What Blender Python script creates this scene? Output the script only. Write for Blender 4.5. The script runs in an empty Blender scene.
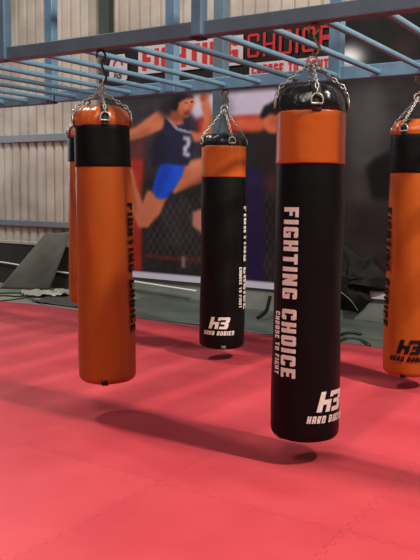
import bpy, bmesh, math, random
import numpy as np
from mathutils import Vector, Matrix
random.seed(4)
C = bpy.context.scene.collection
PI = math.pi

# ------------------------------------------------------------------ camera solve
YAW, PITCH, ROLL, FOC, CAMH = math.radians(32.75), math.radians(6.557), math.radians(0.73), 744.0, 1.14
fwd = Vector((-math.sin(YAW)*math.cos(PITCH), math.cos(YAW)*math.cos(PITCH), -math.sin(PITCH)))
_r = Vector((math.cos(YAW), math.sin(YAW), 0)); _u = _r.cross(fwd)
right = math.cos(ROLL)*_r + math.sin(ROLL)*_u
up = -math.sin(ROLL)*_r + math.cos(ROLL)*_u
EYE = Vector((0, 0, CAMH))
FZ = -.05          # level of the matting
def at(px, py, y=None, z=None):
    """point on the plane Y=y or Z=z seen at a pixel of the photograph"""
    d = fwd*FOC + right*(px-210) - up*(py-280)
    t = (y/d.y) if y is not None else ((z-CAMH)/d.z)
    return EYE + d*t

# ------------------------------------------------------------------ helpers
def lin(c):
    return tuple((v/255/12.92 if v/255 <= .04045 else ((v/255+.055)/1.055)**2.4) for v in c) + (1,)
def mat(name, col, rough=.5, metal=0., var=.0, vscale=6., bump=0., bscale=40., spec=.5, col2=None, coat=0., detail=4):
    m = bpy.data.materials.new(name); m.use_nodes = True
    nt = m.node_tree; b = nt.nodes['Principled BSDF']
    b.inputs['Roughness'].default_value = rough; b.inputs['Metallic'].default_value = metal
    b.inputs['Specular IOR Level'].default_value = spec; b.inputs['Coat Weight'].default_value = coat
    b.inputs['Coat Roughness'].default_value = .15
    c = lin(col); b.inputs['Base Color'].default_value = c
    tc = nt.nodes.new('ShaderNodeTexCoord')
    if var or col2:
        n = nt.nodes.new('ShaderNodeTexNoise'); n.inputs['Scale'].default_value = vscale; n.inputs['Detail'].default_value = detail
        r = nt.nodes.new('ShaderNodeValToRGB')
        c2 = lin(col2) if col2 else tuple(v*(1-var) for v in c[:3])+(1,)
        r.color_ramp.elements[0].color = c2; r.color_ramp.elements[0].position = .35
        r.color_ramp.elements[1].color = c; r.color_ramp.elements[1].position = .65
        nt.links.new(tc.outputs['Object'], n.inputs['Vector']); nt.links.new(n.outputs['Fac'], r.inputs['Fac'])
        nt.links.new(r.outputs['Color'], b.inputs['Base Color'])
    if bump:
        n = nt.nodes.new('ShaderNodeTexNoise'); n.inputs['Scale'].default_value = bscale; n.inputs['Detail'].default_value = 3
        bp = nt.nodes.new('ShaderNodeBump'); bp.inputs['Strength'].default_value = bump; bp.inputs['Distance'].default_value = .02
        nt.links.new(tc.outputs['Object'], n.inputs['Vector']); nt.links.new(n.outputs['Fac'], bp.inputs['Height'])
        nt.links.new(bp.outputs['Normal'], b.inputs['Normal'])
    return m

def link(name, me, m, parent=None, smooth=True):
    if not isinstance(m, (list, tuple)): m = [m]
    for k in m: me.materials.append(k)
    o = bpy.data.objects.new(name, me); C.objects.link(o)
    if smooth:
        for p in me.polygons: p.use_smooth = True
    if parent: o.parent = parent
    return o
def obj(name, bm, m, parent=None, smooth=True, angle=None):
    me = bpy.data.meshes.new(name)
    bmesh.ops.recalc_face_normals(bm, faces=bm.faces[:])
    if angle:
        for e in bm.edges:
            if len(e.link_faces) == 2 and e.calc_face_angle(0) > angle: e.smooth = False
    bm.to_mesh(me); bm.free()
    return link(name, me, m, parent, smooth)
def thing(name, label, cat, loc=(0, 0, 0), group=None, rot=(0, 0, 0)):
    o = bpy.data.objects.new(name, None); C.objects.link(o); o.empty_display_size = .1
    o.location = loc; o.rotation_euler = rot; o['label'] = label; o['category'] = cat
    if group: o['group'] = group
    return o
def tag(o, label, cat, group=None, kind=None):
    if label: o['label'] = label
    if cat: o['category'] = cat
    if group: o['group'] = group
    if kind: o['kind'] = kind
    return o
def add_box(bm, lo, hi, bevel=0.):
    v = [bm.verts.new((x, y, z)) for x in (lo[0], hi[0]) for y in (lo[1], hi[1]) for z in (lo[2], hi[2])]
    fs = [bm.faces.new([v[i] for i in q]) for q in ((0,1,3,2),(4,6,7,5),(0,4,5,1),(2,3,7,6),(0,2,6,4),(1,5,7,3))]
    if bevel:
        es = list({e for f in fs for e in f.edges})
        bmesh.ops.bevel(bm, geom=es, offset=bevel, segments=2, affect='EDGES', profile=.5)
def frame_of(t, ref=Vector((0, 0, 1))):
    t = t.normalized()
    if abs(t.dot(ref)) > .95: ref = Vector((1, 0, 0))
    a = t.cross(ref).normalized(); return a, t.cross(a).normalized()
def add_tube(bm, pts, rad, seg=8, closed=False, cap=True):
    pts = [Vector(p) for p in pts]; n = len(pts); rings = []
    a = None
    for i, p in enumerate(pts):
        if closed: t = pts[(i+1) % n]-pts[i-1]
        else: t = pts[min(i+1, n-1)]-pts[max(i-1, 0)]
        t.normalize()
        if a is None: a, b = frame_of(t)
        else:
            a = (a - t*a.dot(t)).normalized(); b = t.cross(a)
        r = rad[i] if isinstance(rad, (list, tuple)) else rad
        rings.append([bm.verts.new(p + (a*math.cos(2*PI*k/seg)+b*math.sin(2*PI*k/seg))*r) for k in range(seg)])
    m = n if closed else n-1
    for i in range(m):
        A, B = rings[i], rings[(i+1) % n]
        for k in range(seg): bm.faces.new((A[k], A[(k+1) % seg], B[(k+1) % seg], B[k]))
    if not closed and cap:
        bm.faces.new(rings[0][::-1]); bm.faces.new(rings[-1])
def add_lathe(bm, prof, seg=64, wob=None, arc=None):
    """prof: list of (r, z); r=0 ends become poles"""
    rings = []
    for r, z in prof:
        if r < 1e-5: rings.append([bm.verts.new((0, 0, z))]); continue
        ring = []
        for k in range(seg):
            a = 2*PI*k/seg; d = wob(a, z) if wob else 0
            ring.append(bm.verts.new(((r+d)*math.cos(a), (r+d)*math.sin(a), z)))
        rings.append(ring)
    for A, B in zip(rings, rings[1:]):
        if len(A) == 1 and len(B) == 1: continue
        for k in range(seg):
            k2 = (k+1) % seg
            if len(A) == 1: bm.faces.new((A[0], B[k], B[k2]))
            elif len(B) == 1: bm.faces.new((A[k], B[0], A[k2]))
            else: bm.faces.new((A[k], B[k], B[k2], A[k2]))
def smooth_path(pts, n=8):
    P = [Vector(p) for p in pts]; P = [2*P[0]-P[1]]+P+[2*P[-1]-P[-2]]; out = []
    for i in range(1, len(P)-2):
        a, b, c, d = P[i-1:i+3]
        for k in range(n):
            t = k/n
            out.append(.5*((2*b)+(c-a)*t+(2*a-5*b+4*c-d)*t*t+(3*b-a-3*c+d)*t**3))
    out.append(P[-2]); return out

# ------------------------------------------------------------------ block lettering
S_ = .27
def glyph(ch):
    T = S_; w = .66; R = lambda x0, y0, x1, y1: [(x0, y0), (x1, y0), (x1, y1), (x0, y1)]
    L, Rt = R(0, 0, T, 1), R(w-T, 0, w, 1)
    top, bot, mid = R(0, 1-T*.8, w, 1), R(0, 0, w, T*.8), R(0, .5-T*.36, w, .5+T*.36)
    Lc = [(0, .1), (.08, 0), (T, 0), (T, 1), (.08, 1), (0, .9)]
    Rc = [(w-T, 0), (w-.08, 0), (w, .1), (w, .9), (w-.08, 1), (w-T, 1)]
    tc = R(.06, 1-T*.8, w-.06, 1); bc = R(.06, 0, w-.06, T*.8)
    if ch == 'F': return w-.06, [L, R(0, 1-T*.8, w-.06, 1), R(0, .40, w-.14, .62)]
    if ch == 'I': return T, [L]
    if ch == 'G': return w, [Lc, tc, bc, R(w-T, .02, w, .52), R(w*.48, .36, w, .54), R(w-T, .72, w, .95)]
    if ch == 'H': return w, [L, Rt, mid]
    if ch == 'T': return w-.02, [R(0, 1-T*.8, w-.02, 1), R((w-T)/2, 0, (w+T)/2, 1)]
    if ch == 'N': return w+.06, [L, R(w+.06-T, 0, w+.06, 1), [(0, 1), (T, 1), (w+.06, 0), (w+.06-T, 0)]]
    if ch == 'C': return w, [Lc, tc, bc, R(w-T, .66, w, .93), R(w-T, .07, w, .34)]
    if ch == 'O': return w, [Lc, Rc, tc, bc]
    if ch == 'E': return w-.06, [L, R(0, 1-T*.8, w-.06, 1), R(0, 0, w-.06, T*.8), R(0, .41, w-.14, .61)]
    if ch == 'S': return w, [tc, bc, mid, R(0, .45, T, .92), R(w-T, .08, w, .55), R(w-T, .74, w, .92), R(0, .08, T, .26)]
    if ch == 'A': return w, [L, Rc[3:]+Rc[:3], tc, R(0, .3, w, .48)]
    if ch == 'R': return w, [L, tc, R(0, .38, w-.06, .56), R(w-T, .45, w, .93), [(w*.35, .45), (w*.75, .45), (w, 0), (w-T, 0)]]
    if ch == 'D': return w, [L, R(0, 1-T*.8, w-.08, 1), R(0, 0, w-.08, T*.8), Rc]
    if ch == 'B': return w, [L, R(0, 1-T*.8, w-.08, 1), R(0, 0, w-.08, T*.8), R(0, .41, w-.08, .6), R(w-T, .07, w, .45), R(w-T, .56, w, .93)]
    return .32, []
WORDS = []
def text_polys(s, gap=.14, slant=0.):
    x = 0; out = []; word = 0; WORDS.clear()
    for ch in s:
        w, P = glyph(ch)
        if ch == ' ': word += 1
        for p in P: WORDS.append(word); out.append([(x+a+slant*b, b) for a, b in p])
        x += w+gap
    return x-gap, out
def logo_polys():
    T = .30; sl = .28; R = lambda x0, y0, x1, y1: [(x0, y0), (x1, y0), (x1, y1), (x0, y1)]
    P = [R(0, 0, T, 1), R(T-.02, .36, .78, .60), R(.52, 0, .80, .60), R(.62, .72, .86, 1),
         R(.80, .78, 1.55, 1), R(.94, .40, 1.50, .60), R(.90, 0, 1.55, .22), R(1.28, .08, 1.60, .46), R(1.28, .54, 1.60, .92)]
    return 1.6, [[(a+sl*b, b) for a, b in p] for p in P]
def cut_poly(bm, p, n, axis=0):
    """add a convex polygon subdivided in vertical strips so it can be bent"""
    fc = bm.faces.new([bm.verts.new((a, b, n*.00035)) for a, b in p])
    return fc
def bend_polys(polys, fn, step):
    bm = bmesh.new()
    for i, p in enumerate(polys): cut_poly(bm, p, i % 9)
    xs = [v.co.x for v in bm.verts]; ys = [v.co.y for v in bm.verts]
    for ax, vals in ((0, xs), (1, ys)):
        if step[ax] is None: continue
        k = min(vals)+step[ax]
        while k < max(vals):
            co = [0, 0, 0]; co[ax] = k; no = [0, 0, 0]; no[ax] = 1
            bmesh.ops.bisect_plane(bm, geom=bm.verts[:]+bm.edges[:]+bm.faces[:], dist=1e-5, plane_co=co, plane_no=no)
            k += step[ax]
    for v in bm.verts: v.co = fn(v.co.x, v.co.y, v.co.z)
    return bm

# ------------------------------------------------------------------ materials
M = {}
M['orange'] = mat('orange_vinyl', (168, 80, 15), .36, var=.12, vscale=3, bump=.12, bscale=14, spec=.5)
M['orange_band'] = mat('orange_band_vinyl', (180, 84, 18), .34, var=.08, vscale=5, bump=.10, bscale=18)
M['black'] = mat('black_vinyl', (6, 9, 10), .46, bump=.12, bscale=14, spec=.18)
M['black_cap'] = mat('black_cap_vinyl', (13, 14, 14), .28, bump=.45, bscale=16, spec=.6)
M['orange_cap'] = mat('orange_cap_vinyl', (182, 86, 26), .30, bump=.45, bscale=16, spec=.6)
M['print_white'] = mat('white_print', (236, 232, 222), .5, var=.15, vscale=60)
M['print_black'] = mat('black_print', (22, 15, 12), .6, var=.2, vscale=60, spec=.2)
M['web_black'] = mat('black_webbing', (30, 30, 30), .7, bump=.3, bscale=200)
M['web_grey'] = mat('grey_webbing', (120, 118, 110), .7, bump=.3, bscale=200)
M['chain'] = mat('galvanised_chain', (190, 194, 184), .4, .5, var=.4, vscale=60)
M['rust'] = mat('rusty_hook', (150, 118, 84), .5, .6, var=.4, vscale=40)
M['dark_steel'] = mat('dark_hook', (60, 54, 50), .5, .5, var=.4, vscale=40)
M['rig'] = mat('blue_grey_paint', (96, 120, 134), .40, .15, var=.16, vscale=9, bump=.05, bscale=60, spec=.5)
M['rung'] = mat('light_blue_paint', (98, 140, 162), .34, .15, var=.16, vscale=14, spec=.5)
M['post'] = mat('post_blue_paint', (104, 142, 168), .38, .15, var=.2, vscale=10, spec=.5)
M['hollow'] = mat('dark_tube_mouth', (16, 16, 18), .8)
M['sheet'] = mat('corrugated_sheet', (182, 174, 160), .55, .0, var=.12, vscale=2.5, bump=.05, bscale=30, col2=(160, 150, 136), spec=.3)
M['girt'] = mat('girt_paint', (112, 116, 120), .5, .1, var=.1, vscale=6)
M['dado'] = mat('dark_dado', (50, 49, 46), .35, var=.3, vscale=3, bump=.1, bscale=8)
M['ledge'] = mat('pale_ledge', (178, 172, 158), .5, var=.2, vscale=8)
M['plinth'] = mat('grey_plinth', (128, 132, 124), .7, var=.2, vscale=5)
M['column'] = mat('green_black_column', (48, 58, 54), .5, var=.2, vscale=8)
M['pipe'] = mat('white_pipe', (215, 214, 206), .4)
M['concrete'] = mat('dusty_concrete', (128, 126, 112), .8, var=.25, vscale=4, bump=.2, bscale=30)
M['tarp'] = mat('grey_green_tarpaulin', (84, 92, 84), .42, var=.25, vscale=3, bump=.3, bscale=9)
M['rubber'] = mat('dark_grey_rubber', (92, 90, 80), .75, var=.16, vscale=7, bump=.2, bscale=60)
M['rubber_flat'] = mat('charcoal_rubber', (62, 62, 56), .7, var=.2, vscale=7, bump=.2, bscale=50)
M['blacksheet'] = mat('black_sheet', (24, 26, 23), .75, spec=.2, var=.3, vscale=5, bump=.3, bscale=14)
M['cable'] = mat('black_cable', (26, 24, 24), .5)
M['clear'] = mat('grey_plastic', (176, 174, 160), .35, var=.3, vscale=9, bump=.4, bscale=25)
M['cord'] = mat('pale_cord', (120, 118, 104), .7)

def mat_foam():
    m = bpy.data.materials.new('red_foam'); m.use_nodes = True; nt = m.node_tree; N = nt.nodes; L = nt.links
    b = N['Principled BSDF']; b.inputs['Roughness'].default_value = .55; b.inputs['Specular IOR Level'].default_value = .22
    tc = N.new('ShaderNodeTexCoord'); sp = N.new('ShaderNodeSeparateXYZ'); L.new(tc.outputs['Object'], sp.inputs[0])
    def math_(op, a, bb=None, c=None):
        n = N.new('ShaderNodeMath'); n.operation = op
        for i, v in enumerate((a, bb, c)):
            if v is None: continue
            if isinstance(v, (int, float)): n.inputs[i].default_value = v
            else: L.new(v, n.inputs[i])
        return n.outputs[0]
    TILE = .8195
    def line(p, q, off, qoff):
        # jigsaw edge: the seam swings to and fro along the other axis
        w = math_('SINE', math_('MULTIPLY', q, 2*PI/.07))
        sq = math_('MULTIPLY', math_('MINIMUM', math_('MAXIMUM', math_('MULTIPLY', w, 2.2), -1), 1), .011)
        s = math_('ADD', math_('SUBTRACT', p, off), sq)
        f = math_('ABSOLUTE', math_('SUBTRACT', math_('FRACT', math_('ADD', math_('DIVIDE', s, TILE), .5)), .5))
        return math_('SUBTRACT', 1, math_('MINIMUM', math_('DIVIDE', f, .0032), 1))
    ln = math_('MAXIMUM', line(sp.outputs[0], sp.outputs[1], -4.24, 0), line(sp.outputs[1], sp.outputs[0], 2.40, 0))
    # each tile a slightly different dye lot
    ix = math_('FLOOR', math_('DIVIDE', math_('SUBTRACT', sp.outputs[0], -4.24), TILE))
    iy = math_('FLOOR', math_('DIVIDE', math_('SUBTRACT', sp.outputs[1], 2.40), TILE))
    cb = N.new('ShaderNodeCombineXYZ'); L.new(ix, cb.inputs[0]); L.new(iy, cb.inputs[1])
    wn = N.new('ShaderNodeTexWhiteNoise'); wn.noise_dimensions = '2D'; L.new(cb.outputs[0], wn.inputs['Vector'])
    no = N.new('ShaderNodeTexNoise'); no.inputs['Scale'].default_value = 2.2; no.inputs['Detail'].default_value = 6
    L.new(tc.outputs['Object'], no.inputs['Vector'])
    k = math_('ADD', math_('MULTIPLY', wn.outputs['Value'], .12), math_('MULTIPLY', no.outputs['Fac'], .88))
    rp = N.new('ShaderNodeValToRGB'); L.new(k, rp.inputs['Fac'])
    rp.color_ramp.elements[0].position = .3; rp.color_ramp.elements[0].color = lin(FOAM_A)
    rp.color_ramp.elements[1].position = .7; rp.color_ramp.elements[1].color = lin(FOAM_B)
    mx = N.new('ShaderNodeMix'); mx.data_type = 'RGBA'
    L.new(math_('MULTIPLY', ln, .55), mx.inputs['Factor']); L.new(rp.outputs['Color'], mx.inputs['A']); mx.inputs['B'].default_value = lin((120, 26, 32))
    L.new(mx.outputs['Result'], b.inputs['Base Color'])
    n2 = N.new('ShaderNodeTexNoise'); n2.inputs['Scale'].default_value = 90
    L.new(tc.outputs['Object'], n2.inputs['Vector'])
    h = math_('SUBTRACT', math_('MULTIPLY', n2.outputs['Fac'], .25), ln)
    bp = N.new('ShaderNodeBump'); bp.inputs['Strength'].default_value = .25; bp.inputs['Distance'].default_value = .01
    L.new(h, bp.inputs['Height']); L.new(bp.outputs['Normal'], b.inputs['Normal'])
    return m
FOAM_A, FOAM_B = (178, 56, 65), (196, 71, 79)
M['foam'] = mat_foam()

# ------------------------------------------------------------------ setting
WALL_Y = 6.90
def corrugated(x0, x1, z0, z1, y, period=.15, depth=.022):
    bm = bmesh.new(); prof = [(0, 0), (.55, 0), (.66, 1), (.89, 1)]
    xs = []; n = int((x1-x0)/period)
    for i in range(n):
        for f, d in prof: xs.append((x0+(i+f)*period, y+depth*(d)))
    lo = [bm.verts.new((x, yy, z0)) for x, yy in xs]; hi = [bm.verts.new((x, yy, z1)) for x, yy in xs]
    for i in range(len(xs)-1): bm.faces.new((lo[i], lo[i+1], hi[i+1], hi[i]))
    return bm
w = obj('wall_back', corrugated(-12, 3, FZ-.02, 4.2, WALL_Y-.022), M['sheet'], smooth=False); tag(w, 'pale corrugated metal back wall of the hall', None, kind='structure')
bm = bmesh.new(); add_box(bm, (-14, -4, FZ-.12), (6, 7.2, FZ-.02)); o = obj('floor', bm, M['concrete'], smooth=False); tag(o, 'dusty grey concrete floor', None, kind='structure')
def trim(name, lo, hi, m, label):
    bm = bmesh.new(); add_box(bm, lo, hi, .006); tag(obj(name, bm, m, smooth=False), label, None, kind='structure')
trim('trim_1', (-12, WALL_Y-.075, 1.775), (-5.92, WALL_Y-.022, 1.865), M['girt'], 'grey horizontal wall girt at shoulder height')
trim('trim_2', (-12, WALL_Y-.075, .70), (-5.92, WALL_Y-.022, .775), M['girt'], 'grey lower horizontal wall girt')
trim('trim_3', (-12, WALL_Y-.10, .465), (-5.92, WALL_Y-.022, .505), M['ledge'], 'pale ledge along the top of the dark wall base')
trim('trim_4', (-12, WALL_Y-.085, FZ-.02), (-5.92, WALL_Y-.022, .465), M['dado'], 'dark panel along the foot of the corrugated wall')
trim('trim_5', (-5.95, WALL_Y-.12, FZ-.02), (-5.80, WALL_Y-.022, 4.2), M['column'], 'dark green steel wall column')
trim('baseboard_back', (-5.79, WALL_Y-.09, FZ-.02), (3, WALL_Y-.022, .30), M['plinth'], 'grey plinth below the banner')

# red foam matting, buckled a little along two of the seams
def foam_mat():
    x0, x1, y0, y1 = -9, 4, -3, 5.58
    xs = sorted(set([x0+i*.25 for i in range(int((x1-x0)/.25)+1)] + [s+d for s in (-4.24, -3.33, -2.52) for d in [k*.015 for k in range(-8, 9)]] + [x1]))
    ys = [y0+(y1-y0)*i/60 for i in range(61)]
    bm = bmesh.new(); g = []
    for y in ys:
        row = []
        for x in xs:
            z = FZ
            for s, a, ya in ((-4.24, .007, 3.3), (-3.33, .010, 2.7), (-2.52, .011, 3.3)):
                e = max(0, min(1, (y-ya)/.8))*max(0, min(1, (5.45-y)/.8))
                z += a*e*math.exp(-((x-s)/.045)**2)
            yy = y + (.03*math.sin(x*2.1)+.02*math.sin(x*5.3+1) if y > y1-1e-4 else 0)
            row.append(bm.verts.new((x, yy, z)))
        g.append(row)
    for j in range(len(ys)-1):
        for i in range(len(xs)-1): bm.faces.new((g[j][i], g[j][i+1], g[j+1][i+1], g[j+1][i]))
    # exposed edge
    low = [bm.verts.new((v.co.x, v.co.y+.002, FZ-.02)) for v in g[-1]]
    for i in range(len(xs)-1): bm.faces.new((g[-1][i], g[-1][i+1], low[i+1], low[i]))
    o = obj('floor_mat', bm, M['foam'])
    return tag(o, 'red interlocking foam matting covering the floor under the punching bags', 'floor mat')
foam_mat()

# ------------------------------------------------------------------ printed banner on the wall
BY = 6.78
def build_banner():
    x0, x1, z0, z1, st = -5.87, -1.0, .17, 2.93, .0115
    nx, nz = int((x1-x0)/st)+1, int((z1-z0)/st)+1
    X, Z = np.meshgrid(np.linspace(x0, x1, nx), np.linspace(z0, z1, nz))
    img = np.zeros((nz, nx, 3)); img[:] = (44, 39, 41)
    rs = np.random.RandomState(3)
    def soft(n, amp):
        out = np.zeros((nz, nx))
        for s in n:
            a = rs.rand(nz//s+3, nx//s+3)
            jj = np.arange(nz)/s; ii = np.arange(nx)/s; j0 = jj.astype(int); i0 = ii.astype(int)
            fj = (jj-j0)[:, None]; fi = (ii-i0)[None, :]; fj = fj*fj*(3-2*fj); fi = fi*fi*(3-2*fi)
            out += (a[j0][:, i0]*(1-fi)+a[j0][:, i0+1]*fi)*(1-fj)+(a[j0+1][:, i0]*(1-fi)+a[j0+1][:, i0+1]*fi)*fj
        return (out/len(n)-.5)*2*amp
    def blur(m, k):
        for _ in range(2):
            for ax in (0, 1):
                acc = np.zeros_like(m); n = 0
                for d in range(-k, k+1): acc += np.roll(m, d, ax); n += 1
                m = acc/n
        return m
    def W(p): v = at(p[0], p[1], y=BY); return v.x, v.z
    def mask(poly, k=1):
        P = [W(p) for p in poly]; m = np.zeros((nz, nx), bool); n = len(P)
        for i in range(n):
            (xa, za), (xb, zb) = P[i], P[(i+1) % n]
            if abs(zb-za) < 1e-9: continue
            c = ((za > Z) != (zb > Z)) & (X < (xb-xa)*(Z-za)/(zb-za)+xa); m ^= c
        m = m.astype(float)
        return blur(m, k) if k else m
    def paint(poly, col, k=1, a=1., var=0):
        m = (mask(poly, k)*a)[..., None]; c = np.array(col, float)
        if var: c = c+soft((6, 14), var)[..., None]
        img[:] = img*(1-m)+c*m
    def ell(cx, cy, rx, ry, col, k=2, a=1., rot=0.):
        paint([(cx+rx*math.cos(t)*math.cos(rot)-ry*math.sin(t)*math.sin(rot), cy+rx*math.cos(t)*math.sin(rot)+ry*math.sin(t)*math.cos(rot)) for t in np.linspace(0, 2*PI, 28)[:-1]], col, k, a)
    img += soft((12, 30), 12)[..., None]
    # backdrop behind the fighters
    paint([(100, 96), (205, 88), (205, 170), (100, 176)], (66, 62, 70), 6, .9, 14)
    paint([(182, 91), (278, 80), (278, 117), (196, 119), (186, 108)], (196, 190, 208), 2, 1, 8)
    paint([(222, 100), (232, 98), (232, 118), (224, 118)], (120, 116, 124), 4, .6)
    paint([(198, 118), (264, 116), (264, 132), (198, 135)], (190, 66, 44), 2, 1, 10)
    paint([(205, 134), (280, 131), (280, 190), (205, 190)], (44, 41, 46), 3, 1, 10)
    paint([(247, 168), (263, 168), (263, 286), (247, 284)], (46, 36, 78), 2, 1, 8)
    paint([(104, 128), (146, 124), (146, 182), (104, 182)], (112, 48, 42), 5, .75, 14)
    paint([(129, 160), (143, 158), (143, 272), (127, 270)], (166, 54, 36), 2, 1, 12)
    # cage floor and fence
    paint([(143, 190), (205, 190), (205, 280), (143, 272)], (52, 47, 48), 3, 1, 16)
    for i in range(-12, 16):
        for s in (1, -1):
            a0 = 170+i*6.5; dx = 42*s
            m = mask([(a0, 194), (a0+1.0, 194), (a0+dx+1.0, 270), (a0+dx, 270)], 0)*mask([(146, 196), (204, 196), (204, 268), (146, 256)], 2)
            img[:] = img*(1-.20*m[..., None])+np.array((150, 146, 150))*(.20*m[..., None])
            m = mask([(a0+80, 190), (a0+81, 190), (a0+80+dx+1, 286), (a0+80+dx, 286)], 0)*mask([(263, 190), (274, 190), (274, 283), (263, 283)], 2)
            img[:] = img*(1-.15*m[..., None])+np.array((150, 146, 150))*(.15*m[..., None])
    paint([(144, 254), (202, 259), (202, 262), (144, 257)], (128, 52, 48), 1, .8)
    paint([(182, 256), (185, 256), (186, 268), (182, 268)], (190, 176, 170), 1, .6)
    # left athlete: legs, shorts, top, arms, head
    sk, sh, hl = (196, 124, 92), (150, 84, 62), (222, 158, 126)
    paint([(148, 190), (168, 196), (160, 214), (148, 228), (141, 226), (139, 212)], sk, 1, 1, 8)
    paint([(139, 228), (148, 226), (146, 210), (138, 190), (132, 168), (126, 170), (128, 192), (133, 214)], sk, 1, 1, 8)
    paint([(131, 172), (127, 172), (129, 194), (136, 216), (137, 210)], sh, 2, .7)
    paint([(180, 164), (192, 160), (206, 157), (206, 180), (190, 186), (174, 194), (170, 188)], sk, 1, 1, 8)
    paint([(176, 190), (206, 174), (206, 181), (190, 187)], sh, 2, .8)
    paint([(186, 164), (206, 159), (206, 164), (190, 170)], hl, 2, .6)
    paint([(162, 162), (185, 165), (182, 176), (175, 188), (166, 199), (156, 198), (153, 188), (157, 174)], (34, 92, 206), 1, 1, 10)
    paint([(162, 164), (172, 166), (162, 194), (155, 194), (154, 186)], (24, 62, 160), 3, .6)
    paint([(165, 112), (176, 110), (184, 124), (194, 130), (194, 148), (188, 166), (162, 163), (154, 168), (152, 150), (160, 132)], (46, 46, 74), 1, 1, 6)
    paint([(152, 140), (163, 128), (164, 162), (152, 168)], (36, 34, 50), 3, .7)
    paint([(163, 114), (165, 112), (178, 128), (192, 132), (192, 134), (176, 130)], (178, 178, 190), 0, .8)
    paint([(166, 112), (158, 111), (149, 117), (136, 127), (127, 130), (127, 141), (140, 138), (152, 134), (163, 129)], sk, 1, 1, 8)
    paint([(150, 134), (136, 138), (127, 141), (127, 137), (140, 133), (152, 128)], sh, 2, .7)
    paint([(164, 112), (178, 112), (184, 124), (174, 126)], sk, 1, 1)
    cc = lambda pts: [(130+x_*.2857, 80+y_*.2857) for x_, y_ in pts]
    paint(cc([(100, 118), (112, 84), (136, 62), (160, 54), (176, 62), (170, 100), (150, 128), (120, 130)]), (46, 36, 40), 3, .9)
    paint(cc([(148, 100), (178, 118), (186, 140), (160, 150), (140, 128)]), sh, 1, 1)
    paint(cc([(164, 76), (176, 62), (204, 56), (222, 60), (227, 78), (220, 98), (214, 112), (204, 128), (190, 132), (176, 122), (162, 104)]), sk, 1, 1, 8)
    paint(cc([(196, 64), (220, 62), (224, 78), (214, 96), (200, 90)]), hl, 2, .6)
    paint(cc([(164, 104), (176, 122), (190, 132), (180, 112), (172, 92)]), sh, 2, .7)
    paint(cc([(146, 100), (144, 80), (158, 60), (182, 50), (212, 49), (225, 60), (204, 62), (184, 68), (170, 80), (166, 98), (158, 110)]), (30, 22, 24), 1, 1)
    for e in ([(188, 80), (202, 76), (202, 81), (190, 84)], [(210, 75), (220, 74), (220, 79), (211, 80)]): paint(cc(e), (66, 34, 30), 0, .9)
    paint(cc([(204, 84), (211, 84), (214, 97), (206, 98)]), sh, 1, .7)
    paint(cc([(186, 110), (210, 102), (208, 116), (198, 124), (189, 122)]), (104, 34, 34), 1, 1)
    paint(cc([(188, 110), (209, 103), (208, 107), (190, 114)]), (214, 190, 180), 1, .7)
    paint([(189, 130), (199, 133), (205, 131), (208, 137), (204, 142), (194, 142)], sk, 1, 1, 8)
    paint([(201, 103), (209, 101), (213, 118), (213, 136), (206, 140), (201, 134), (204, 120)], sk, 1, 1, 8)
    paint([(210, 106), (213, 120), (213, 134), (209, 136), (210, 120)], sh, 2, .7)
    ell(204, 98, 5, 5, sk, 1); ell(203, 98, 2.4, 3, sh, 1, .8)
    # the digit on her top
    for q in ([(183, 136), (190, 137), (190, 141), (183, 140)], [(187, 139), (190.5, 140), (190, 148), (186.5, 147)], [(183, 146), (188, 145), (187, 153), (183.5, 153)], [(183, 152), (190, 153), (190, 157), (183, 156)]):
        paint(q, (206, 208, 218), 1, .95)
    paint([(178, 128), (189, 132), (189, 134), (178, 131)], (150, 150, 164), 1, .7)
    paint([(193, 212), (203, 208), (203, 234), (193, 226)], (200, 140, 124), 1, .9, 8)
    # right athlete reaching across
    paint([(236, 118), (262, 118), (266, 126), (262, 131), (236, 130)], (206, 108, 78), 2, 1, 10)
    ell(271, 121, 9, 13, (202, 118, 88), 1, 1, -.3); ell(276, 120, 6, 8, (176, 92, 66), 2, .8)
    paint([(260, 117), (264, 107), (274, 101), (290, 100), (290, 116), (270, 114), (263, 119)], (30, 28, 32), 1, 1)
    ell(266, 160, 6, 26, (58, 40, 40), 3, .7)
    paint([(266, 176), (275, 172), (275, 196), (268, 194)], (110, 56, 50), 3, .6)
    # smoky portrait on the right of the print
    paint([(340, 78), (440, 62), (440, 300), (340, 300)], (58, 56, 57), 8, 1, 10)
    paint([(344, 96), (362, 84), (384, 86), (392, 120), (384, 160), (366, 176), (350, 168), (346, 140)], (84, 83, 84), 6, .8, 8)
    ell(372, 112, 12, 26, (100, 99, 100), 6, .5)
    paint([(346, 176), (372, 170), (372, 208), (346, 208)], (76, 68, 64), 5, .7, 8)
    paint([(366, 168), (376, 158), (392, 150), (392, 200), (372, 198)], (22, 21, 22), 2, 1)
    paint([(340, 205), (392, 205), (392, 292), (340, 288)], (50, 42, 43), 5, .9, 8)
    paint([(354, 250), (372, 240), (378, 262), (362, 268)], (66, 54, 54), 5, .6)
    # upper part: black header, bright stage light at the right of it
    paint([(100, 30), (342, 4), (342, 84), (100, 100)], (34, 27, 30), 2, 1, 5)
    paint([(338, 0), (460, -20), (460, 64), (338, 78)], (36, 34, 36), 5, 1, 8)
    ell(352, 58, 17, 12, (150, 158, 160), 6, .9); ell(349, 57, 12, 9, (236, 242, 242), 4, 1)
    ell(404, 50, 12, 14, (84, 70, 62), 6, .7)
    # white hem
    hem = 1/(1+np.exp(-(.243-Z)/.004)); img[:] = img*(1-hem[..., None])+np.array((206, 202, 216))*hem[..., None]
    img = (np.clip(img, 0, 255)/255)**1.22
    rgb = np.where(img <= .04045, img/12.92, ((img+.055)/1.055)**2.4)
    Yw = BY + .006*np.sin(X*3.1+Z*1.3)+.004*np.sin(X*9+1)*np.clip(Z-.2, 0, 1)
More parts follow.
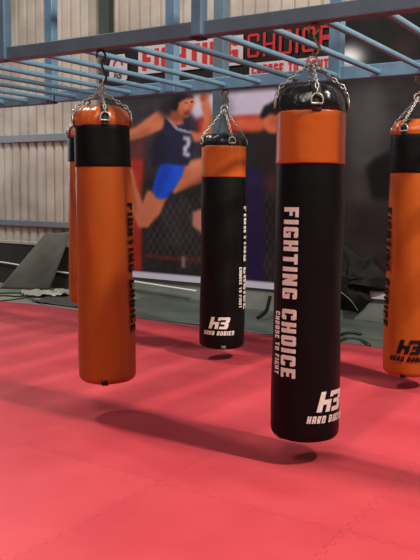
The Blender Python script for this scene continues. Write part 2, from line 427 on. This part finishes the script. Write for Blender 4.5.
    co = np.stack([X, Yw, Z], -1).reshape(-1, 3)
    idx = np.arange(nx*nz).reshape(nz, nx)
    F = np.stack([idx[:-1, :-1], idx[:-1, 1:], idx[1:, 1:], idx[1:, :-1]], -1).reshape(-1, 4)
    me = bpy.data.meshes.new('banner'); me.from_pydata(co.tolist(), [], F.tolist()); me.update()
    ca = me.color_attributes.new('print', 'FLOAT_COLOR', 'POINT')
    ca.data.foreach_set('color', np.concatenate([rgb.reshape(-1, 3), np.ones((nx*nz, 1))], 1).astype(np.float32).ravel())
    m = bpy.data.materials.new('printed_vinyl'); m.use_nodes = True; nt = m.node_tree
    a = nt.nodes.new('ShaderNodeAttribute'); a.attribute_name = 'print'
    b = nt.nodes['Principled BSDF']; nt.links.new(a.outputs['Color'], b.inputs['Base Color']); b.inputs['Roughness'].default_value = .5; b.inputs['Specular IOR Level'].default_value = .2
    t = thing('banner', 'large printed banner on the back wall, kicking athlete in navy top and blue shorts', 'banner', (0, 0, 0))
    link('printed_sheet', me, m, t)
    red = mat('red_letter', (172, 38, 36), .6, spec=.2); white = mat('white_panel', (182, 172, 176), .6, var=.08, vscale=4, spec=.2)
    def flat(name, polys, org, su, sv, mt, off, lab=None):
        """polys in (s,t) scaled to the rectangle with lower left corner org"""
        bm = bmesh.new()
        for i, p in enumerate(polys): bm.faces.new([bm.verts.new((org[0]+a*su, BY-off-(i % 9)*.0006, org[1]-.045+b_*sv)) for a, b_ in p])
        o = obj(name, bm, mt, t, smooth=False)
        if lab: o['label'] = lab
    sq = [[(0, 0), (1, 0), (1, 1), (0, 1)]]
    # red FIGHTING on a white panel, red CHOICE on black, red slogan on a white strip, white emblem at the left
    L = W((139, 79))[0]; Rr = W((243.5, 67))[0]
    flat('letter_panel', sq, (L, 2.515), Rr-L, .30, white, .014)
    wd, P = text_polys('FIGHTING', .16); s = (Rr-L-.12)/wd
    flat('lettering', P, (L+.06, 2.55), s, .23, red, .017, 'red FIGHTING letters on the white panel')
    L = W((248, 59))[0]; Rr = W((332, 50))[0]; wd, P = text_polys('CHOICE', .26); s = (Rr-L)/wd
    def thin(P, f): return P
    flat('lettering', [[(a, b_) for a, b_ in p] for p in outline_text('CHOICE')[1]], (L, 2.575), (Rr-L)/outline_text('CHOICE')[0], .235, red, .015, 'red CHOICE letters on black')
    L = W((250, 75))[0]; Rr = W((332, 66))[0]
    flat('letter_panel', sq, (L, 2.37), Rr-L, .15, white, .014)
    wd, P = text_polys('CHOOSE TO FIGHT', .2); s = (Rr-L-.06)/wd
    ws = list(WORDS)
    for q, word in enumerate(('CHOOSE', 'TO', 'FIGHT')):
        flat('lettering', [p for p, u in zip(P, ws) if u == q], (L+.03, 2.395), s, .10, red, .017, 'red '+word+' letters on the white strip')
    L = W((110, 70))[0]; Rr = W((128, 70))[0]; wp = Rr-L
    flat('letter_panel', [[(.1, 0), (.9, 0), (1, .1), (1, .62), (.85, 1), (.15, 1), (0, .62), (0, .1)]], (L, 2.46), wp, .30, white, .014)
    wd, P = logo_polys()
    darkp = mat('dark_emblem', (70, 60, 66), .5)
    flat('emblem', [[(math.cos(k)*.5+.5, math.sin(k)*.5+.5) for k in np.linspace(0, PI, 14)]+[(math.cos(k)*.32+.5, math.sin(k)*.32+.5) for k in np.linspace(PI, 0, 14)]], (L+wp*.22, 2.55), wp*.56, .17, mat('maroon_emblem', (120, 50, 56), .5), .017)
    flat('emblem', P, (L+wp*.24, 2.49), wp*.52/1.9, .085, darkp, .017)
    return t
def outline_text(s):
    """thinner, rounder letters for the header"""
    global S_
    keep = S_; S_ = .14; r = text_polys(s, .2); S_ = keep
    return r
build_banner()

# ------------------------------------------------------------------ steel rig overhead
RZ0, RZ1 = 1.873, 1.942
NY, FY = 3.0, 4.55
def build_rig():
    t = thing('hanging_rig', 'blue grey steel ladder rig overhead that the punching bags hang from', 'rig', (-2.5, 3.8, 0))
    iv = Vector(t.location)
    def P(name, bm, m, **k):
        for v in bm.verts: v.co -= iv
        return obj(name, bm, m, t, **k)
    def box(name, lo, hi, m, bev=.005, lab=None):
        bm = bmesh.new(); add_box(bm, lo, hi, bev); o = P(name, bm, m, smooth=False)
        if lab: o['label'] = lab
        return o
    box('beam', (-6.2, NY-.035, RZ0), (-2.02, NY+.035, RZ1), M['rig'])
    box('beam', (-1.995, NY-.030, RZ0+.002), (.6, NY+.04, RZ1-.002), M['rig'])
    box('joint_plate', (-2.05, NY-.028, RZ0-.006), (-1.99, NY+.05, RZ0+.012), M['dark_steel'])
    box('beam', (-4.44, FY-.03, RZ0+.002), (.6, FY+.03, RZ1+.016), M['post'])
    b = box('beam', (-6.2, FY-.02, RZ0-.006), (-4.47, FY+.04, RZ1-.01), M['rig'])
    bm = bmesh.new(); add_box(bm, (-4.471, FY-.012, RZ0+.002), (-4.462, FY+.032, RZ1-.018)); P('tube_mouth', bm, M['hollow'], smooth=False)
    xs = [-1.13+.281*k for k in range(4, -18, -1)]
    for x in xs:
        if x > .6 or x < -6: continue
        bm = bmesh.new(); add_tube(bm, [(x, NY+.02, 1.905), (x, FY-.0, 1.905)], .0165, 12)
        P('rung', bm, M['rung'], angle=.9)
    TOP = 3.0
    for x in (-4.6, -3.30, -1.99, -.68):
        if x > -4.5:
            box('post', (x-.03, NY-.055, RZ0+.0), (x+.028, NY-.0, TOP), M['post'], .006)
        else:
            box('post', (x-.03, NY-.055, RZ0+.0), (x+.028, NY-.0, TOP), M['post'], .006)
    for x in (-4.50, -3.28, -1.985, -.68):
        box('post', (x-.042, FY-.036, RZ0+.01), (x+.042, FY+.036, TOP), M['post'], .006)
    box('beam', (-6.2, NY-.06, TOP), (.6, NY+.01, TOP+.07), M['rig'])
    box('beam', (-6.2, FY-.035, TOP), (.6, FY+.035, TOP+.07), M['rig'])
    for x in (-4.5, -3.28, -1.985, -.68):
        box('cross_beam', (x-.03, NY, TOP+.005), (x+.03, FY, TOP+.065), M['rig'])
    # supporting leg behind the middle bag and legs at both ends
    lx, ly = at(221, 70, y=5.32).x, 5.32
    box('support_leg', (lx-.05, ly-.05, FZ), (lx+.05, ly+.05, TOP), M['rig'], .006)
    box('bracket', (lx-.03, FY, TOP+.0), (lx+.03, ly+.04, TOP+.06), M['rig'])
    for x in (-6.15, .55):
        for y in (NY, FY): box('support_leg', (x-.045, y-.045, FZ), (x+.045, y+.045, TOP), M['rig'], .006)
    return t
build_rig()

# ------------------------------------------------------------------ punching bags
GROUP = 'heavy punching bags hanging from the steel rig'
def link_ring(bm, c, t, side, ln, wd, rad):
    """one oval chain link centred on c, long axis t, flat axis side"""
    pts = []
    for k in range(14):
        a = 2*PI*k/14
        pts.append(c + t*(ln/2*math.sin(a)) + side*(wd/2*math.cos(a)))
    add_tube(bm, pts, rad, 5, closed=True)
def chain_bm(a, b, ln=.034, wd=.017, rad=.0034, sag=0.):
    a, b = Vector(a), Vector(b); bm = bmesh.new(); n = max(2, int((b-a).length/(ln*.74)))
    for i in range(n):
        f = (i+.5)/n; c = a.lerp(b, f) - Vector((0, 0, sag*4*f*(1-f))); t = (b-a).normalized()
        s1, s2 = frame_of(t); s = s1 if i % 2 else s2
        link_ring(bm, c, t, s, ln, wd, rad)
    return bm
def make_bag(X, Y, r, zb, cap_z, band_z0, top_z, apex_z, hang_z, style, face, label, texts=(), logo=None, tilt=0., strap_ang=(0, 90, 180, 270), hook='rust', tab_ang=None, taper=.0):
    cam = Vector((-X, -Y, 0)).normalized(); rt = Vector((Y, -X, 0)).normalized()
    t = thing('punching_bag', label, 'punching bag', (X, Y, zb), GROUP)
    # lean is about the line of sight, so the foot swings sideways
    ax = Vector((X, Y, 0)).normalized(); piv = Vector((X, Y, hang_z))
    R = Matrix.Rotation(tilt, 4, ax)
    t.matrix_world = Matrix.Translation(piv) @ R @ Matrix.Translation(Vector((X, Y, zb))-piv)
    H = lambda z: z-zb
    def dirv(deg): a = math.radians(deg); return cam*math.cos(a)+rt*math.sin(a)
    seed = random.random()*6
    def wob(a, z): return .0016*math.sin(3*a+seed+z*5)+.0012*math.sin(5*a+z*11+seed)
    bodym, bandm, capm, txtm = {'orange': (M['orange'], M['black'], M['orange_cap'], M['print_black']),
                                'black': (M['black'], M['orange_band'], M['black_cap'], M['print_white'])}[style]
    # body with a rounded foot
    e = .04; prof = [(0, .004), (r*.5, .002), (r-e, 0)]
    prof += [(r-e+e*math.sin(k*PI/12), e-e*math.cos(k*PI/12)) for k in range(1, 7)]
    zt = H(band_z0)
    n = 26; prof += [(r+.0025*math.sin(3.1*i/n*PI), e+(zt-e)*i/n) for i in range(1, n+1)]
    bm = bmesh.new(); add_lathe(bm, prof, 72, wob); obj('bag_body', bm, bodym, t)
    bm = bmesh.new(); z0, z1 = H(band_z0), H(cap_z)
    add_lathe(bm, [(r-.004, z0-.002), (r+.0025, z0-.003), (r+.0035, z0+.004)]+[(r+.0025, z0+(z1-z0)*k/8) for k in range(1, 8)]+[(r+.0035, z1-.004), (r+.002, z1), (r-.004, z1)], 72, wob)
    obj('colour_band', bm, bandm, t)
    # gathered cap: domed, puckered between the straps
    bm = bmesh.new(); zc, ztop = H(cap_z), H(top_z); h = ztop-zc
    def wob2(a, z):
        f = max(0, (z-zc)/h)
        return (.0016*math.sin(3*a+seed)) + f*(.010*math.cos(4*(a-math.radians(45)))+.004*math.sin(11*a+seed)+.003*math.sin(17*a))
    capp = [(r-.003, zc-.004), (r+.001, zc), (r+.001, zc+.30*h), (r-.006, zc+.55*h), (r-.022, zc+.74*h), (r-.045, zc+.87*h), (r*.52, zc+.96*h), (r*.25, ztop), (0, ztop)]
    add_lathe(bm, capp, 72, wob2); obj('top_cap', bm, capm, t)
    apex = Vector((0, 0, H(apex_z)))
    # webbing straps with rings, chains up to a swivel ring
    for sa in strap_ang:
        d = dirv(sa); s = Vector((-d.y, d.x, 0)); bm = bmesh.new()
        path = [d*(r+.003)+Vector((0, 0, zc-.006)), d*(r+.006)+Vector((0, 0, zc+.25*h)), d*(r-.001)+Vector((0, 0, zc+.56*h)), d*(r-.018)+Vector((0, 0, zc+.76*h)), d*(r-.040)+Vector((0, 0, zc+.90*h))]
        path = smooth_path(path, 4); q = []
        for p in path: q.append([bm.verts.new(p+s*k*.02+d*.002) for k in (-1, 1)]+[bm.verts.new(p+s*k*.02-d*.004) for k in (1, -1)])
        for A, B in zip(q, q[1:]):
            for k in range(4): bm.faces.new((A[k], A[(k+1) % 4], B[(k+1) % 4], B[k]))
        bm.faces.new(q[0]); bm.faces.new(q[-1][::-1])
        st = obj('strap', bm, M['web_black'], t)
        rc = d*(r+.010)+Vector((0, 0, zc+.30*h)); bm = bmesh.new()
        pts = [rc+s*(.026*math.cos(a))+Vector((0, 0, .028*math.sin(a)))+d*.002 for a in np.linspace(-.15*PI, 1.15*PI, 14)]
        add_tube(bm, pts, .0042, 8, closed=True); dr = obj('ring', bm, M['chain'], st)
        foot = rc+Vector((0, 0, .028)); shoulder = d*(r-.005)+Vector((0, 0, ztop-.012))
        bm = chain_bm(foot, shoulder, .030, .015, .003); bm2 = chain_bm(shoulder, apex, .030, .015, .003)
        me = bpy.data.meshes.new('tmp'); bm2.to_mesh(me); bm2.free(); bm.from_mesh(me); bpy.data.meshes.remove(me)
        obj('chain', bm, M['chain'], t)
    bm = bmesh.new(); link_ring(bm, apex, Vector((0, 0, 1)), rt, .05, .05, .005); obj('swivel_ring', bm, M['chain'], t)
    hz = H(hang_z)
    bm = bmesh.new(); s = rt
    top = hz
    hk = max(.10, min(.16, (top-apex.z)*.75)); base = top-hk
    pts = smooth_path([Vector((0, 0, base))-s*.004, Vector((0, 0, base-.008))+s*.016, Vector((0, 0, base+.02))+s*.030, Vector((0, 0, base+hk*.42))+s*.012, Vector((0, 0, base+hk*.60))+s*.006, Vector((0, 0, base+hk*.82))+s*.028, Vector((0, 0, top-.004))+s*.010, Vector((0, 0, top-.012))-s*.016, Vector((0, 0, top-.04))-s*.020], 5)
    add_tube(bm, pts, .0062, 8); obj('hook', bm, M[hook], t)
    if base-apex.z > .05:
        bm = chain_bm(apex+Vector((0, 0, .015)), Vector((0, 0, base))+s*.014, .036, .02, .0045); obj('chain', bm, M['chain'], t)
    # an eye welded under the beam end of the hook
    # lettering
    def surf(dg, off):
        def fn(u, v, w=0):   # u along arc to the right (metres), v up
            a = math.radians(dg)+u/r; d = cam*math.cos(a)+rt*math.sin(a); rr = r+off+w
            return d*rr+Vector((0, 0, v))
        return fn
    for (s, dg, ztop_, length, hgt, wide) in texts:
        wd, P = text_polys(s, .2 if hgt < .04 else .17); k = length/wd
        f = surf(dg, .0055)
        ws = list(WORDS)
        for q, word in enumerate(s.split()):
            bm = bend_polys([[(b*hgt-hgt/2, H(ztop_)-a*k) for a, b in p] for p, u in zip(P, ws) if u == q], f, (hgt/8, .05))
            o = obj('lettering', bm, txtm, t); o['label'] = ('white ' if style == 'black' else 'black ')+word+' lettering'
    if logo:
        dg, zl, wl, hl = logo
        wd, P = logo_polys(); k = wl/1.88; f = surf(dg, .0055)
        bm = bend_polys([[(a*k-wl/2, H(zl)+b*hl) for a, b in p] for p in P], f, (.012, None))
        obj('emblem', bm, txtm, t)
        wd, P = text_polys('HARD BODIES', .2, .25); wt = wl*1.42; k = wt/wd; ht = hl*.36
        ws = list(WORDS)
        for q, word in enumerate(('HARD', 'BODIES')):
            bm = bend_polys([[(a*k-wt/2-.01, H(zl)-ht*1.5+b*ht) for a, b in p] for p, u in zip(P, ws) if u == q], f, (.012, None))
            o = obj('lettering', bm, txtm, t); o['label'] = ('white ' if style == 'black' else 'black ')+word+' lettering'
    if tab_ang is not None:
        d = dirv(tab_ang); s = Vector((-d.y, d.x, 0)); bm = bmesh.new()
        q = [d*(r-.004)+Vector((0, 0, .036)), d*(r-.010)+Vector((0, 0, .016)), d*(r-.028)+Vector((0, 0, .000)), d*(r-.06)+Vector((0, 0, -.004))]
        R_ = [[bm.verts.new(p+s*k*.017+d*.003+Vector((0, 0, -.003))) for k in (-1, 1)]+[bm.verts.new(p+s*k*.017-d*.006) for k in (1, -1)] for p in q]
        for A, B in zip(R_, R_[1:]):
            for k in range(4): bm.faces.new((A[k], A[(k+1) % 4], B[(k+1) % 4], B[k]))
        bm.faces.new(R_[0]); bm.faces.new(R_[-1][::-1])
        obj('bottom_tab', bm, M['web_black'] if style == 'orange' else M['web_grey'], t)
    # the filling has settled: the foot is a little fatter than the shoulder
    def settle(o):
        for c in o.children:
            for v in c.data.vertices:
                f = 1-taper*max(0, min(1, v.co.z/H(top_z))); v.co.x *= f; v.co.y *= f
            settle(c)
    bpy.context.view_layer.update(); settle(t)
    return t

# nearest black bag
make_bag(-1.42, 3.0, .1535, .060, 1.496, 1.279, 1.615, 1.71, RZ0, 'black', 0,
         'nearest and largest black punching bag, its white FIGHTING CHOICE lettering facing the viewer',
         texts=(('FIGHTING CHOICE', -30, 1.091, .738, .072, 1), ('CHOOSE TO FIGHT', -54, .638, .278, .030, 1)), logo=(46, .207, .150, .090),
         tilt=-.006, taper=.05, strap_ang=(8, 98, 188, 278), tab_ang=-62)
# orange bag at the left
make_bag(-2.62, 3.0, .153, .138, 1.484, 1.278, 1.592, 1.665, RZ0, 'orange', 0,
         'whole orange punching bag with black upper band, hanging at the left',
         texts=(('FIGHTING CHOICE', 66, 1.088, .68, .068, 1),), logo=None,
         tilt=-.020, taper=.085, strap_ang=(6, 96, 186, 276), hook='dark_steel', tab_ang=-8)
# middle black bag further back
make_bag(-2.825, FY, .164, .040, 1.478, 1.265, 1.575, 1.74, RZ0+.002, 'black', 0,
         'middle black punching bag with orange band, hanging further back before the kicking athlete',
         texts=(('FIGHTING CHOICE', 76, 1.06, .735, .074, 1), ('CHOOSE TO FIGHT', 50, .63, .29, .030, 1)), logo=(-7, .195, .160, .084),
         tilt=-.004, taper=.06, strap_ang=(20, 110, 200, 290), tab_ang=4)
# orange bag cut by the right edge
make_bag(-1.442, FY, .152, .035, 1.513, 1.288, 1.61, 1.74, RZ0+.002, 'orange', 0,
         'orange punching bag with black emblem, cut off by the right edge of the photo',
         texts=(('FIGHTING CHOICE', -70, 1.075, .735, .074, 1),), logo=(5, .187, .165, .088),
         tilt=-.002, strap_ang=(-28, 62, 152, 242), tab_ang=-10)
# orange bag mostly hidden behind the left one
make_bag(-4.117, FY+.0, .150, .25, 1.575, 1.39, 1.68, 1.76, RZ0+.002, 'orange', 0,
         'orange punching bag almost hidden behind the left orange bag, only its left edge showing',
         texts=(), logo=None, tilt=0, strap_ang=(20, 110, 200, 290))

# ------------------------------------------------------------------ clutter along the wall
def sheet_bm(corner, n=(24, 24), amp=.0, thick=.012, seed=0, freq=5.):
    """bilinear quad a-b-c-d with crumple along its normal, given a thickness"""
    a, b, c, d = [Vector(v) for v in corner]; nm = (b-a).cross(d-a).normalized(); rn = random.Random(seed)
    ph = [rn.uniform(0, 6.28) for _ in range(8)]
    bm = bmesh.new(); lay = []
    for off in (0, -thick):
        g = []
        for j in range(n[1]+1):
            row = []
            for i in range(n[0]+1):
                u, v = i/n[0], j/n[1]; p = (a*(1-u)+b*u)*(1-v)+(d*(1-u)+c*u)*v
                w = math.sin(freq*u*2+ph[0]+2*math.sin(freq*v+ph[1]))+.6*math.sin(freq*2.3*v+ph[2]+1.5*math.sin(freq*1.7*u+ph[3]))+.35*math.sin(freq*5*(u+v)+ph[4])+.3*math.sin(freq*6*(u-v)+ph[5])
                row.append(bm.verts.new(p+nm*(amp*(w+1.6)*.5+off)))
            g.append(row)
        lay.append(g)
    for g, fl in ((lay[0], 1), (lay[1], -1)):
        for j in range(n[1]):
            for i in range(n[0]): bm.faces.new([g[j][i], g[j][i+1], g[j+1][i+1], g[j+1][i]][::fl])
    T, B = lay; nx, ny = n
    ed = [(T[0][i], B[0][i]) for i in range(nx+1)]+[(T[j][nx], B[j][nx]) for j in range(1, ny+1)]+[(T[ny][i], B[ny][i]) for i in range(nx-1, -1, -1)]+[(T[j][0], B[j][0]) for j in range(ny-1, 0, -1)]
    for k in range(len(ed)):
        (p, q), (p2, q2) = ed[k], ed[(k+1) % len(ed)]; bm.faces.new((p, q, q2, p2))
    return bm
# grey-green tarpaulin spread between matting and banner
o = obj('tarpaulin', sheet_bm([(-5.15, 5.66, FZ-.016), (-.6, 5.66, FZ-.016), (-.6, 6.78, FZ-.012), (-5.3, 6.78, FZ-.012)], (110, 40), .012, .003, 5, 9), M['tarp'])
tag(o, 'grey green tarpaulin spread on the floor between red matting and banner', 'tarpaulin')
# leaning rubber sheet
A, B_ = at(0, 288.5, z=FZ-.018), at(49.5, 290, z=FZ-.018)
D_, C_ = at(45.5, 233.5, y=WALL_Y-.115), at(71, 232, y=WALL_Y-.115)
def lean(u, v): return
o = obj('rubber_mat', sheet_bm([A, B_, C_, D_], (20, 24), .008, .018, 11, 2.5), M['rubber'])
tag(o, 'dark grey rubber mat leaning slanted against the corrugated wall', 'mat')
# dark flat offcut lying by the matting edge
o = obj('rubber_offcut', sheet_bm([at(32, 301.5, z=FZ-.008), at(92, 309, z=FZ-.008), at(92, 296, z=FZ-.008), at(50, 297, z=FZ-.008)], (20, 12), .010, .010, 3, 4), M['rubber_flat'])
tag(o, 'charcoal rubber offcut lying flat at the edge of the red matting', 'mat')
o = obj('plastic_sheet', sheet_bm([at(26, 297.5, z=FZ-.012), at(74, 296.5, z=FZ-.004), at(78, 291.5, z=FZ-.004), at(20, 293.2, z=FZ-.012)], (30, 14), .030, .003, 8, 8), M['clear'])
tag(o, 'crumpled pale grey plastic sheet on the floor before the leaning mat', 'sheet')
for k, (pts, lab) in enumerate(([[(-12, 297), (4, 295.5), (18, 296.5), (28, 294.5), (16, 292.8), (-2, 293.5), (-12, 295)], 'looped black cable on the floor at the far left, nearest the wall'],
                               [[(-10, 301.5), (6, 300.5), (18, 299), (27, 298), (36, 300.5), (44, 303)], 'black cable crossing the left edge of the red matting'])):
    bm = bmesh.new(); add_tube(bm, smooth_path([at(px, py, z=FZ+(.006 if k else -.010)) for px, py in pts], 6), .008, 8)
    tag(obj('cable', bm, M['cable']), lab, 'cable')
# white conduit along the foot of the wall, sagging to the right
bm = bmesh.new(); pp = [at(px, py, y=WALL_Y-.115) for px, py in ((-30, 259), (0, 262), (20, 265.2), (60, 272), (100, 276.5))]
pp2 = [at(px, py, y=WALL_Y-.16) for px, py in ((134, 281.5), (160, 285.5), (196, 291))]
add_tube(bm, smooth_path(pp+pp2, 6), .011, 8); tag(obj('conduit', bm, M['pipe']), 'white conduit sagging along the foot of the wall, behind leaning mat', 'pipe')
# black sheet slumped at the right of the banner
def slump():
    out = [(334, 246), (346, 246), (353, 252), (360, 258), (367, 256.5), (373, 255), (373, 262), (379, 269), (388, 276), (388, 289), (368, 290), (371, 301), (358, 313), (350, 311), (334, 309)]
    rn = random.Random(2); bm = bmesh.new(); yb = BY-.045
    P = [at(a, b, y=yb) for a, b in out]; c = at(356, 280, y=yb)
    rings = []
    for f in (1, .94, .8, .6, .4, .2):
        ring = []
        for k, p in enumerate(P):
            q = c.lerp(p, f); dep = .02 if f == 1 else (.02+.16*(1-f)**.6*(1+.35*math.sin(k*1.9+f*7)))
            ring.append(bm.verts.new((q.x-dep*.15, yb-dep*(.3 if q.z > .45 else 1)+.02, q.z)))
        rings.append(ring)
    n = len(P)
    for a, b in zip(rings, rings[1:]):
        for k in range(n): bm.faces.new((a[k], a[(k+1) % n], b[(k+1) % n], b[k]))
    cv = bm.verts.new((c.x, yb-.15, c.z))
    for k in range(n): bm.faces.new((rings[-1][k], rings[-1][(k+1) % n], cv))
    back = [bm.verts.new((p.x, yb+.02, p.z)) for p in P]
    for k in range(n): bm.faces.new((back[k], back[(k+1) % n], rings[0][(k+1) % n], rings[0][k]))
    bm.faces.new(back)
    bmesh.ops.subdivide_edges(bm, edges=bm.edges[:], cuts=1, use_grid_fill=True)
    return bm
o = obj('plastic_sack', slump(), M['blacksheet'], angle=.7)
tag(o, 'black plastic sack slumped against the banner between the nearest bag and right bag', 'sack')
bm = bmesh.new(); add_tube(bm, smooth_path([at(339, 291, y=BY-.26), at(346, 296, y=BY-.26), at(352, 302, y=BY-.25), at(358, 311, y=BY-.2)], 6), .0045, 6)
tag(obj('cord', bm, M['cord']), 'pale cord curving down over the black sack', 'cord')
for pts, lab in (([(338, 335), (345, 332.5), (353, 332), (361, 333.5)], 'black strap curled on the tarpaulin below the sack'),
                 ([(338, 341), (346, 338.5), (357, 339), (364, 341), (369, 344.5)], 'second black strap lying flat on the tarpaulin, nearer the red matting')):
    bm = bmesh.new(); c = smooth_path([at(a, b, z=FZ+.008) for a, b in pts], 6)
    add_tube(bm, c, .022, 6)
    for v in bm.verts: v.co.z = FZ+.004+(v.co.z-FZ-.008)*.4
    tag(obj('strap', bm, M['cable']), lab, 'strap')
bm = bmesh.new(); c = smooth_path([at(270, 296.5, y=6.55), at(268.5, 303, y=6.5), at(266, 311, y=6.35), at(258, 318, y=6.2)], 6); add_tube(bm, c, .02, 8)  # thin black strip laid below the banner
for v in bm.verts: v.co.z = max(v.co.z, FZ+.003)
tag(obj('black_strip', bm, M['blacksheet']), 'black strip lying below the banner between the two black bags', 'rag')

# ------------------------------------------------------------------ light
w = bpy.data.worlds.new('World'); bpy.context.scene.world = w; w.use_nodes = True
w.node_tree.nodes['Background'].inputs[0].default_value = lin((214, 218, 222)); w.node_tree.nodes['Background'].inputs[1].default_value = .15
def area(name, loc, target, size, energy, col, shape='RECTANGLE', sy=None):
    l = bpy.data.lights.new(name, 'AREA'); l.energy = energy; l.color = lin(col)[:3]; l.shape = shape; l.size = size; l.size_y = sy or size
    o = bpy.data.objects.new(name, l); C.objects.link(o); o.location = loc
    o.rotation_euler = (Vector(target)-Vector(loc)).to_track_quat('-Z', 'Y').to_euler(); return o
area('lamp_right', (2.7, 2.95, 5.6), (-1.8, 3.0, .6),  .4, 700, (255, 245, 232))
area('lamp_front', (-1.4, -.6, 4.4), (-1.7, 2.0, 0), 1.6, 92, (255, 246, 236))
area('lamp_left', (-6.4, 3.7, 6.0), (-2.2, 2.9, .4), .5, 270, (250, 248, 246))
area('rim_fill_left', (-8.6, 5.6, 2.4), (-2.5, 3.4, .4), .8, 42, (240, 246, 255), sy=2.6)  # unseen soft light added at the left for pale rims on bag edges

# ------------------------------------------------------------------ camera
cd = bpy.data.cameras.new('camera'); cam = bpy.data.objects.new('camera', cd); C.objects.link(cam)
cd.sensor_fit = 'HORIZONTAL'; cd.sensor_width = 36; cd.lens = 36*FOC/420; cd.clip_start = .05
Mx = Matrix((right, up, -fwd)).transposed().to_4x4(); Mx.translation = EYE; cam.matrix_world = Mx
bpy.context.scene.camera = cam
vs = bpy.context.scene.view_settings; vs.view_transform = 'Standard'; vs.look = 'None'; vs.exposure = 0; vs.gamma = 1
